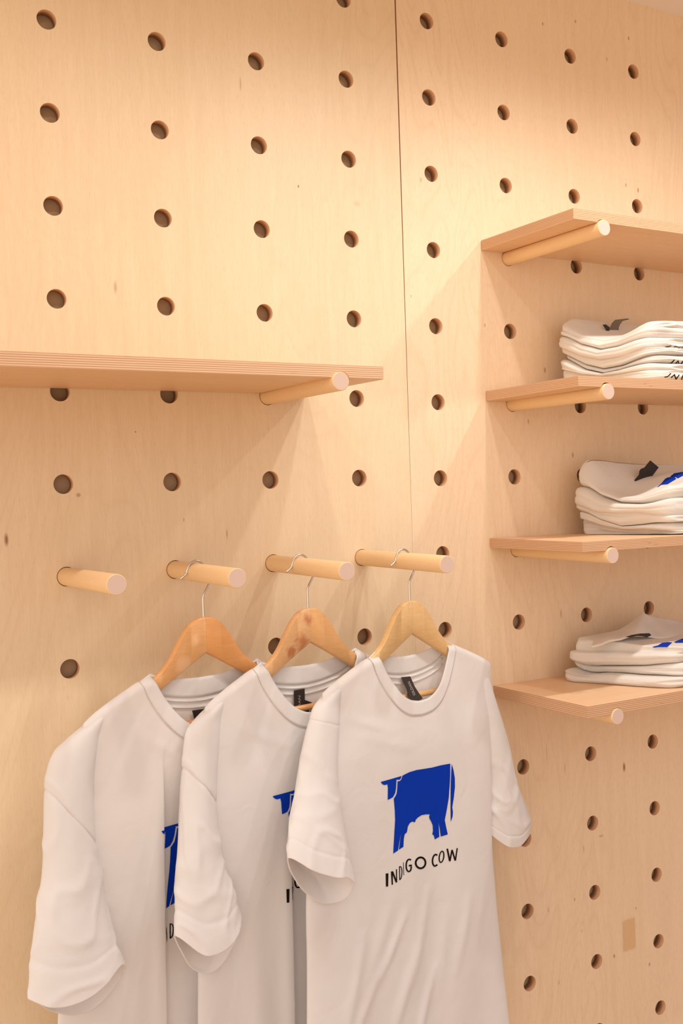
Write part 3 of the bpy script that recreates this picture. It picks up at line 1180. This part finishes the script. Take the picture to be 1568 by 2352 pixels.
P2 = dict(nk=1.10, hp=15, hem=-6.3, seed=7.9, hf=.12, hb=.065, tan=(.55, .9), seamw=1.5, seam=.585,
          L=[(1.0, -1.37), (1.6, -1.42), (2.2, -1.46), (3.0, -1.53), (3.8, -1.58), (4.7, -1.62), (6.4, -1.68)],
          R=[(1.0, 1.42), (1.6, 1.38), (2.4, 1.36), (3.7, 1.40), (6.4, 1.6)],
          creases=[(-.39, -.45, -2.5, .08, .04, .5)], ridges=[(-1.0, -1.7, -.4, -2.0, .012, .06)],
          SL=[(-1.40, .06, 0, 0, -1.34, -1.12, 0, .02), (-1.46, .06, 0, 0, -1.47, -1.17, 0, .07), (-1.59, .0, 0, 0, -1.57, -1.23, 0, .085), (-1.78, -.12, 0, 0, -1.63, -1.28, .01, .10), (-2.02, -.20, 0, 0, -1.67, -1.32, .02, .115), (-2.35, -.22, .0, 0, -1.71, -1.32, .04, .135), (-2.9, -.15, .03, 0, -1.77, -1.27, .12, .15), (-3.40, -.08, .07, .08, -1.82, -1.14, .22, .15), (-3.84, -.08, .15, .17, -1.84, -1.08, .29, .14)],
          SR=[(-1.45, 0, 0, 0, 1.2, 1.34, 0, .02), (-1.6, 0, 0, 0, 1.2, 1.42, 0, .05), (-2.2, 0, 0, 0, 1.2, 1.62, -.01, .09), (-3.0, 0, 0, 0, 1.2, 1.8, -.02, .1), (-3.6, 0, 0, .05, 1.2, 1.88, -.02, .1)])
P1 = dict(nk=1.10, hp=28, hem=-6.3, seed=12.4, hf=.115, hb=.09, tan=(.38, .7), seamw=1.5, seam=.60,
          L=[(1.0, -1.38), (1.6, -1.44), (2.2, -1.52), (3.0, -1.64), (3.8, -1.74), (4.4, -1.80), (6.4, -1.92)],
          R=[(1.0, 1.42), (1.6, 1.38), (2.4, 1.36), (3.7, 1.40), (6.4, 1.6)],
          creases=[(-.60, -.66, -1.7, .08, .028, .5)], ridges=[(-.9, -1.6, -.3, -2.0, .014, .06)],
          SL=[(-1.405, .06, 0, 0, -1.36, -1.14, 0, .02), (-1.47, .06, 0, 0, -1.50, -1.20, 0, .07), (-1.61, .0, 0, 0, -1.63, -1.28, 0, .095), (-1.82, -.14, 0, 0, -1.72, -1.34, .01, .115), (-2.10, -.27, 0, 0, -1.79, -1.36, .02, .14), (-2.42, -.33, .0, 0, -1.84, -1.34, .03, .165), (-3.0, -.22, .0, 0, -1.89, -1.27, .10, .19), (-3.52, -.10, .05, .06, -2.00, -1.20, .22, .18), (-3.99, -.01, .14, .14, -2.05, -1.11, .31, .16)],
          SR=[(-1.45, 0, 0, 0, 1.2, 1.34, 0, .02), (-1.6, 0, 0, 0, 1.2, 1.42, 0, .05), (-2.2, 0, 0, 0, 1.2, 1.62, -.01, .09), (-3.0, 0, 0, 0, 1.2, 1.8, -.02, .1), (-3.6, 0, 0, .05, 1.2, 1.88, -.02, .1)])

make_hanger(FR[0], -.07, ((.72, .40, .17), (.70, .34, .12)), (.80, .50, .28), [(-.28, -.98, .012), (-.12, -.72, .010)], 'orange-brown wooden hanger inside the leftmost hanging shirt', 1.0)
make_hanger(FR[1], -.09, ((.74, .45, .22), (.74, .43, .19)), (.45, .13, .04), [(-.05, -.62, .012), (-.14, -.86, .017), (-.30, -.96, .012)], 'wooden hanger with a reddish knot, inside the middle hanging shirt', 2.0)
make_hanger(FR[2], -.09, ((.74, .50, .24), (.74, .50, .24)), (.7, .42, .2), [], 'pale yellow wooden hanger inside the rightmost hanging shirt', 3.0)
r1, d1 = make_shirt(FR[0], P1, 'white t-shirt hanging furthest left, its blue cow mostly hidden by the middle shirt')
r2, d2 = make_shirt(FR[1], P2, 'white t-shirt hanging in the middle, overlapped by the shirt with the full cow print')
r3, d3 = make_shirt(FR[2], P3, 'white t-shirt hanging in front on the right, full blue cow and lettering visible')


def fold_in(c, wid, lo, hi, sh_l, sh_r, dz):
    """Cloth between lo and hi disappears into the crease at c(z); the rest shifts left or right of it."""
    def f(s, z):
        r = sstep((-z - 2.3) / 1.2) if callable(sh_l) is False and sh_l else 1.0
        cc = c(z)
        a, b = lo + sh_l * r, hi + sh_r * r
        if s <= lo:
            return s + sh_l * r, z + dz
        if s >= hi:
            return s + sh_r * r, z + dz
        return a + (b - a) * (s - lo) / (hi - lo), z + dz
    return f


add_print(r1, FR[0], d1, fold_in(lambda z: -.61, .04, -.66, -.46, .04, -.13, -.16))
add_print(r2, FR[1], d2, fold_in(lambda z: -.42, .05, -.53, -.34, .11, -.02, 0.0))
add_print(r3, FR[2], d3, lambda s, z: (s, z))


def z4(*pts):
    return [(820 + x / 4.9, 1240 + y / 4.9) for x, y in pts]


def z5(*pts):
    return [(580 + x / 5.114, 1240 + y / 5.114) for x, y in pts]


add_label(r3, FR[2], z4((495, 1545), (594, 1536), (618, 1590), (645, 1650), (690, 1720), (735, 1785), (690, 1810), (600, 1800), (570, 1760), (555, 1680), (520, 1610)), -.06, .10,
          *z4((652, 1745), (586, 1590)), hgt=5.5)
add_label(r2, FR[1], z5((483, 1770), (608, 1748), (610, 1880), (695, 1910), (650, 2030), (490, 2030)), -.045, -.05, *z5((560, 2070), (556, 1830)), hgt=5)
add_label(r1, FR[0], [(441, 1632), (470, 1628), (472, 1668), (452, 1672), (446, 1652)], -.05, -.055)


# ------------------------------------------------------------------ folded shirts in stacks
def folded_shirt(cx, cy, ax, ay, shear, levels, seed, label, group, wob=1.0, round_=0.05, lobe_dx=()):
    """Soft folded slab lying between two sagging surfaces; lobes: folded layers seen at its edge."""
    NA, NT = 300, 36
    lobes = len(levels) - 1
    zlo = levels[0]
    verts, faces = [], []

    def foot(a, k):
        c, s_ = cos(a), sin(a)
        e = 0.26
        return ax * k * math.copysign(abs(c) ** e, c), ay * k * math.copysign(abs(s_) ** e, s_)

    plan = [(0.0, q) for q in (0.0, 0.5, 0.85, 0.95)] + [(i / NT, 1.0) for i in range(NT + 1)] + [(1.0, q) for q in (0.985, 0.96, 0.93, 0.89, 0.84, 0.78, 0.7, 0.6, 0.5, 0.4, 0.3, 0.2, 0.1, 0.0)]
    for (t, k) in plan:
        for j in range(NA):
            a = 2 * pi * j / NA
            fx, fy = foot(a, k)
            hx, hy = foot(a, 1.0)
            ph = min(lobes * t, lobes - 1e-6)
            kf = int(ph)
            fr = ph - kf
            lob = sqrt(max(0.0, 1 - (2 * fr - 1) ** 2))
            lob *= 1 - .35 * exp(-((fr - .5 - .15 * nz(hx, hy * 1.3, seed + kf * 3)) / .07) ** 2) * (.5 + .5 * nz(hx * .7, hy * 1.6, seed + kf))
            thin = 0.6 + 0.4 * nz(hx * 1.3, hy * 1.1, seed + math.floor(ph) * 5)
            inset = 0.07 * (1 - lob) * thin + round_ * (1 - sqrt(max(0.0, 1 - (2 * t - 1) ** 2)))
            inset += wob * (0.050 * nz(hx * .9 + seed, hy * .9, math.floor(ph + .0) * 3.1 + seed) * min(1, 6 * lob) + 0.040 * nz(hx * 2.2, hy * 2.2 + seed, t * lobes * 1.3))
            edx, edy = (abs(hx) / ax) ** 8, (abs(hy) / ay) ** 8
            kk = 1.0 if k > .99 else k ** 6
            x = cx + fx - math.copysign(inset * edx * kk, hx)
            y = cy + fy - math.copysign(inset * edy * kk, hy)
            x += shear * (y - cy)
            if lobe_dx and hx < 0:
                x += lobe_dx[kf] * edx * kk * lob
            lv = [f(x, y) for f in levels]
            z = lv[kf] + (lv[kf + 1] - lv[kf]) * fr
            z += 0.004 * (1 - 2 * t)
            z += 0.008 * wob * nz(x * 2.4, y * 2.4, seed + t * 3) * min(1, 4 * t * (1 - t))
            verts.append(W(x, y, z))
    nr = len(plan)
    for i in range(nr - 1):
        for j in range(NA):
            j2 = (j + 1) % NA
            faces.append((i * NA + j, i * NA + j2, (i + 1) * NA + j2, (i + 1) * NA + j))
    o = mesh_obj('folded_t_shirt', verts, faces, M_clothF, origin=W(cx, cy, zlo(cx, cy)), smooth=True, weld=0.00005)
    return tag(o, label, 'folded t-shirt', group)


def level(edge, pts, ox, oy, sc_=4.78, lift=None):
    """Sag of a fold line seen on the left face of a stack: measured points put on that vertical face."""
    (xa, ya), (xb, yb) = edge
    nrm = Vector((yb - ya, xa - xb, 0))
    out = []
    for (px, py) in pts:
        d = ray(ox + px / sc_, oy + py / sc_)
        t = (Vector((xa, ya, 0)) - CAM).dot(nrm) / d.dot(nrm)
        p = CAM + d * t
        out.append((-p[1], p[2]))
    out.sort()
    front = out[-1][1]

    def f(x, y):
        z = sum(w_ * interp(out, -y + o_) for w_, o_ in ((.12, -.2), (.23, -.1), (.30, 0), (.23, .1), (.12, .2)))
        xl = xa + (xb - xa) * (y - ya) / (yb - ya)
        t = sstep((x - xl - .1) / 1.2)
        z = z * (1 - .6 * t) + front * .6 * t
        if lift:
            z += lift(x - xl, y)
        return z
    return f


def caster(target):
    me = target.data
    bvh = BVHTree.FromPolygons([v.co.copy() for v in me.vertices], [tuple(p.vertices) for p in me.polygons])
    base = target.location.copy()

    def f(px, py):
        d = ray(px, py).normalized()
        loc, nrm, idx, dist = bvh.ray_cast(W(*CAM) - base, d)
        return None if loc is None else loc + base
    return f


def surface_patch(name, polys, target, mat, lift=0.0020, step=2.0, label=None):
    """Print lying on the surface of a folded shirt; polygons start from measured outlines."""
    cast = caster(target)
    verts, faces = slice_map(polys, lambda x, y: Vector((x, y, 0)), step)
    pts = [cast(v.x, v.y) for v in verts]
    keep = [f for f in faces if all(pts[i] is not None for i in f)]
    # drop faces that span a fold
    keep = [f for f in keep if max((pts[i] - pts[f[0]]).length for i in f) < 0.05]
    if not keep:
        return None
    if name == 'cow_print':                      # one unbroken patch of ink
        par = {}

        def find(q):
            while par.setdefault(q, q) != q:
                q = par[q]
            return q
        for f in keep:
            for i in f[1:]:
                par[find(i)] = find(f[0])
        grp = {}
        for f in keep:
            grp.setdefault(find(f[0]), []).append(f)
        keep = max(grp.values(), key=len)
    used = sorted({i for f in keep for i in f})
    mp = {u: n for n, u in enumerate(used)}
    c = W(*CAM)
    v = [pts[i] + (c - pts[i]).normalized() * lift for i in used]
    o = mesh_obj(name, v, [tuple(mp[i] for i in f) for f in keep], mat, parent=target)
    return tag(o, label)


def sheet(name, poly, ypl, mat, parent, thick=0.012, label=None):
    """Small stiff tag standing in a plane parallel to the wall (outline measured, ypl per point or one value)."""
    P_ = []
    for i, (x, y) in enumerate(poly):
        yy = ypl[i] if isinstance(ypl, (list, tuple)) else ypl
        d = ray(x, y)
        P_.append(CAM + d * ((yy - CAM[1]) / d[1]))
    n = len(P_)
    v = [W(*p) for p in P_] + [W(p[0], p[1] + thick, p[2]) for p in P_]
    f = [tuple(range(n)), tuple(range(n, 2 * n))[::-1]] + [(i, (i + 1) % n, n + (i + 1) % n, n + i) for i in range(n)]
    return tag(mesh_obj(name, v, f, mat, parent=parent), label)


def zz(ox, oy, *pts):
    return [(ox + x / 4.78, oy + y / 4.78) for x, y in pts]


def gs(x, c, w):
    return exp(-((x - c) / w) ** 2)


def ordered(levels, gap=.035):
    """Keep every level at least a sheet's thickness above the one below."""
    out = [levels[0]]
    for f in levels[1:]:
        out.append((lambda g, h: (lambda x, y: max(h(x, y), g(x, y) + gap)))(out[-1], f))
    return out


# --- tallest stack
GA = 'folded shirts in the tallest stack'
EA = ((6.68, -.3), (7.05, -1.68))
OA = (1240, 680)
VA = ordered([lambda x, y: 2.137,
              level(EA, [(190, 800), (300, 805), (420, 850), (540, 880), (700, 885), (880, 850), (1000, 835), (1170, 800)], *OA),
              level(EA, [(200, 660), (260, 700), (340, 745), (440, 800), (540, 845), (700, 855), (900, 790), (1000, 760), (1170, 715)], *OA),
              level(EA, [(170, 600), (260, 640), (400, 715), (520, 785), (620, 808), (800, 780), (960, 715), (1090, 650), (1240, 600)], *OA),
              level(EA, [(160, 540), (260, 570), (400, 640), (520, 695), (650, 706), (800, 690), (950, 640), (1100, 580), (1220, 520)], *OA),
              level(EA, [(165, 430), (280, 430), (400, 490), (500, 562), (620, 598), (760, 575), (900, 530), (1050, 465), (1200, 425)], *OA),
              level(EA, [(170, 370), (300, 400), (400, 455), (520, 510), (640, 540), (760, 520), (880, 470), (1000, 410), (1110, 350), (1200, 300)], *OA),
              level(EA, [(180, 300), (300, 345), (400, 420), (520, 462), (640, 480), (760, 466), (880, 420), (1000, 350), (1110, 285), (1200, 190)], *OA,
                    lift=lambda u, y: .14 * gs(y, -.3, .25) * sstep(u / .35))])
fa = []
for k, (lab, lv, dx, w, ldx) in enumerate((('folded cream t-shirt at the bottom of the tallest stack', VA[0:3], -.01, .9, (.02, -.03)), ('folded cream t-shirt second from the bottom of the tallest stack', VA[2:4], .05, .9, (0,)), ('folded cream t-shirt just under the top one of the tallest stack', VA[3:6], -.02, .9, (.02, -.05)), ('folded cream t-shirt on top of the tallest stack, dark neck tag poking up', VA[5:8], .0, 1.2, (-.02, .04)))):
    fa.append(folded_shirt(7.965 + dx, -1.0, 1.10, .70, -.27, lv, 2.0 + k, lab, GA, wob=w, lobe_dx=ldx))
# --- middle stack
GB = 'folded shirts in the stack with the upright black tag'
EB = ((6.88, -.3), (7.33, -1.68))
OB = (1240, 1040)
VB = ordered([lambda x, y: .143,
              level(EB, [(340, 730), (430, 700), (520, 760), (640, 800), (780, 850), (900, 860), (1060, 845), (1440, 860)], *OB),
              level(EB, [(330, 640), (420, 630), (520, 660), (640, 720), (780, 805), (900, 820), (1060, 790), (1250, 760), (1450, 780)], *OB),
              level(EB, [(310, 560), (400, 560), (480, 580), (560, 630), (680, 688), (900, 662), (1100, 650), (1300, 680), (1450, 690)], *OB),
              level(EB, [(330, 400), (400, 345), (480, 350), (560, 435), (700, 528), (900, 565), (1150, 560), (1300, 535), (1450, 450)], *OB),
              level(EB, [(370, 190), (440, 200), (520, 300), (600, 385), (710, 460), (860, 490), (1000, 492), (1120, 450), (1250, 380), (1440, 290)], *OB,
                    lift=lambda u, y: .22 * gs(y, -.3, .3) * sstep(u / .3) + .20 * sstep((u - .25) / .8) * sstep((-y - .5) / .5))])
fb = []
for k, (lab, lv, dx, w, rd, ldx) in enumerate((('folded cream t-shirt at the bottom of the stack with the upright black tag', VB[0:3], .06, 1.2, .05, (.10, -.02)), ('crumpled folded t-shirt in the middle of the stack with the upright black tag', VB[2:5], -.04, 1.4, .05, (.05, -.06)), ('folded t-shirt with an upright black neck tag and part of a blue print', VB[4:6], .03, 1.2, .09, (0,)))):
    fb.append(folded_shirt(8.20 + dx, -1.0, 1.10, .71, -.33, lv, 12.0 + k, lab, GB, wob=w, round_=rd, lobe_dx=ldx))
# --- lowest stack
GC = 'folded shirts in the lowest, loosest stack'
EC = ((6.63, -.3), (7.30, -1.68))
OC = (1240, 1380)
VC = ordered([lambda x, y: -1.853,
              level(EC, [(220, 720), (300, 740), (380, 830), (450, 838), (560, 800), (720, 785), (850, 810), (960, 828), (1150, 826), (1460, 850)], *OC),
              level(EC, [(230, 640), (330, 655), (380, 740), (470, 742), (600, 718), (780, 722), (940, 742), (1150, 712), (1460, 690)], *OC),
              level(EC, [(260, 560), (360, 560), (500, 580), (650, 562), (800, 555), (950, 590), (1100, 570), (1400, 590)], *OC),
              level(EC, [(270, 510), (350, 475), (450, 462), (600, 460), (760, 455), (880, 480), (980, 505), (1150, 500), (1400, 510)], *OC,
                    lift=lambda u, y: .10 * gs(y, -.3, .35) * sstep(u / .3))])
fc = []
for k, (lab, lv, dx, w, rd, ldx) in enumerate((('folded cream t-shirt lying directly on the lowest shelf', VC[0:2], -.06, 1.2, .06, (0,)), ('folded cream t-shirt in the middle of the lowest stack', VC[1:3], .10, 1.2, .05, (0,)), ('folded t-shirt on top of the lowest stack, its collar standing up', VC[2:5], .06, 1.3, .06, (-.06, .08)))):
    fc.append(folded_shirt(8.07 + dx, -1.0, 1.10, .73, -.48, lv, 22.0 + k, lab, GC, wob=w, round_=rd, lobe_dx=ldx))

# neck tags and prints on the folded shirts
sheet('neck_label', zz(*OA, (690, 315), (720, 310), (765, 345), (760, 420), (735, 420), (725, 360)), -.62, M_label, fa[3], label='small black neck label')
sheet('care_label', zz(*OA, (762, 430), (775, 345), (795, 295), (830, 260), (960, 245), (982, 254), (905, 275), (878, 310), (862, 350), (870, 430)), -.60, plain('sheer_tag', (0.16, 0.125, 0.09), 0.7, nscale=600), fa[3], label='curling translucent grey care label')
surface_patch('cow_print', [zz(*OA, (1528, 120), (1640, 132), (1640, 215), (1590, 195), (1552, 165))], fa[3], M_blue, label='corner of a blue print')
ltr = []
for (dx, dy, sc_) in ((0, 0, 1), (-40, 147, 1.0)):
    ltr.append([stroke(zz(*OA, *[(x + dx, y + dy) for x, y in q]), 2.2) for q in (((1405, 745), (1440, 738), (1476, 700)), ((1478, 752), (1516, 712)), ((1516, 712), (1530, 772)), ((1530, 772), (1568, 715)), ((1590, 775), (1612, 712)), ((1612, 712), (1645, 735), (1640, 775), (1590, 775)))])
surface_patch('lettering', [q for w_ in ltr[0] for q in w_], fa[1], M_black, step=2, label='slanted black letters IN')
surface_patch('lettering', [q for w_ in ltr[1] for q in w_], fa[0], M_black, step=2, label='slanted black letters IND')
surface_patch('lettering', [q for w_ in (stroke(zz(*OA, (1375, 560), (1410, 556), (1440, 546)), 1.5), stroke(zz(*OA, (1470, 562), (1485, 552), (1520, 566), (1600, 548)), 1.5)) for q in w_], fa[2], M_black, step=2, label='squashed edge of black lettering')
sheet('neck_label', zz(*OB, (1212, 85), (1302, 160), (1235, 250), (1240, 330), (1040, 340), (1042, 298), (1090, 240), (1095, 200), (1112, 175), (1148, 163)), -.75, M_label, fb[2], label='black neck label standing upright')
surface_patch('cow_print', [zz(*OB, (1280, 378), (1330, 335), (1372, 285), (1400, 270), (1470, 262), (1495, 285), (1440, 318), (1400, 343), (1360, 338), (1330, 350), (1300, 370))], fb[2], M_blue, label='lower part of a solid blue print')
surface_patch('cow_print', [zz(*OB, (1425, 262), (1470, 225), (1640, 195), (1640, 225), (1568, 250), (1512, 280), (1490, 268))], fb[2], M_blue, label='upper part of a solid blue print')
sheet('neck_label', zz(*OC, (940, 398), (1010, 375), (1100, 360), (1200, 356), (1222, 378), (1172, 402), (1120, 388), (1060, 386), (985, 403)), -1.25, M_label, fc[2], label='black neck label showing as a slit')
surface_patch('cow_print', [zz(*OC, (1230, 505), (1290, 490), (1340, 460), (1400, 452), (1452, 456), (1395, 508), (1300, 508), (1250, 514))], fc[2], M_blue, label='part of a solid blue print')
surface_patch('cow_print', [zz(*OC, (1466, 452), (1520, 430), (1640, 385), (1640, 460), (1490, 462))], fc[2], M_blue, label='part of a solid blue print')
# collar of the lowest stack's top shirt, standing up behind the label
ridge = zz(*OC, (600, 420), (680, 400), (760, 365), (880, 330), (1000, 255), (1120, 155), (1150, 158), (1250, 185), (1370, 205), (1480, 228), (1640, 262))
foot_ = zz(*OC, (560, 520), (660, 500), (760, 460), (880, 440), (960, 415), (1060, 400), (1180, 410), (1280, 425), (1400, 430), (1500, 420), (1640, 400))
R_, F_ = catmull(ridge, 60), catmull(foot_, 60)
v, f = [], []
NB = 10
for i in range(60):
    for k in range(NB + 1):
        t = k / NB
        px = F_[i][0] + (R_[i][0] - F_[i][0]) * t
        py = F_[i][1] + (R_[i][1] - F_[i][1]) * t
        yy = -1.00 + .50 * t + .03 * sin(i * .35 + t * 3) * sin(pi * t) + .04 * nz(i * .12, t * 2, 4)
        d = ray(px, py)
        p = CAM + d * ((yy - CAM[1]) / d[1])
        v.append(W(*p))
for i in range(59):
    for k in range(NB):
        a = i * (NB + 1) + k
        f.append((a, a + 1, a + NB + 2, a + NB + 1))
co = mesh_obj('collar', v, f, M_clothF, parent=fc[2], smooth=True)
sd = co.modifiers.new('thickness', 'SOLIDIFY')
sd.thickness = 0.005
sd.offset = -1
ss = co.modifiers.new('smooth', 'SUBSURF')
ss.levels = ss.render_levels = 1
tag(co, 'crumpled collar standing up behind the black label')
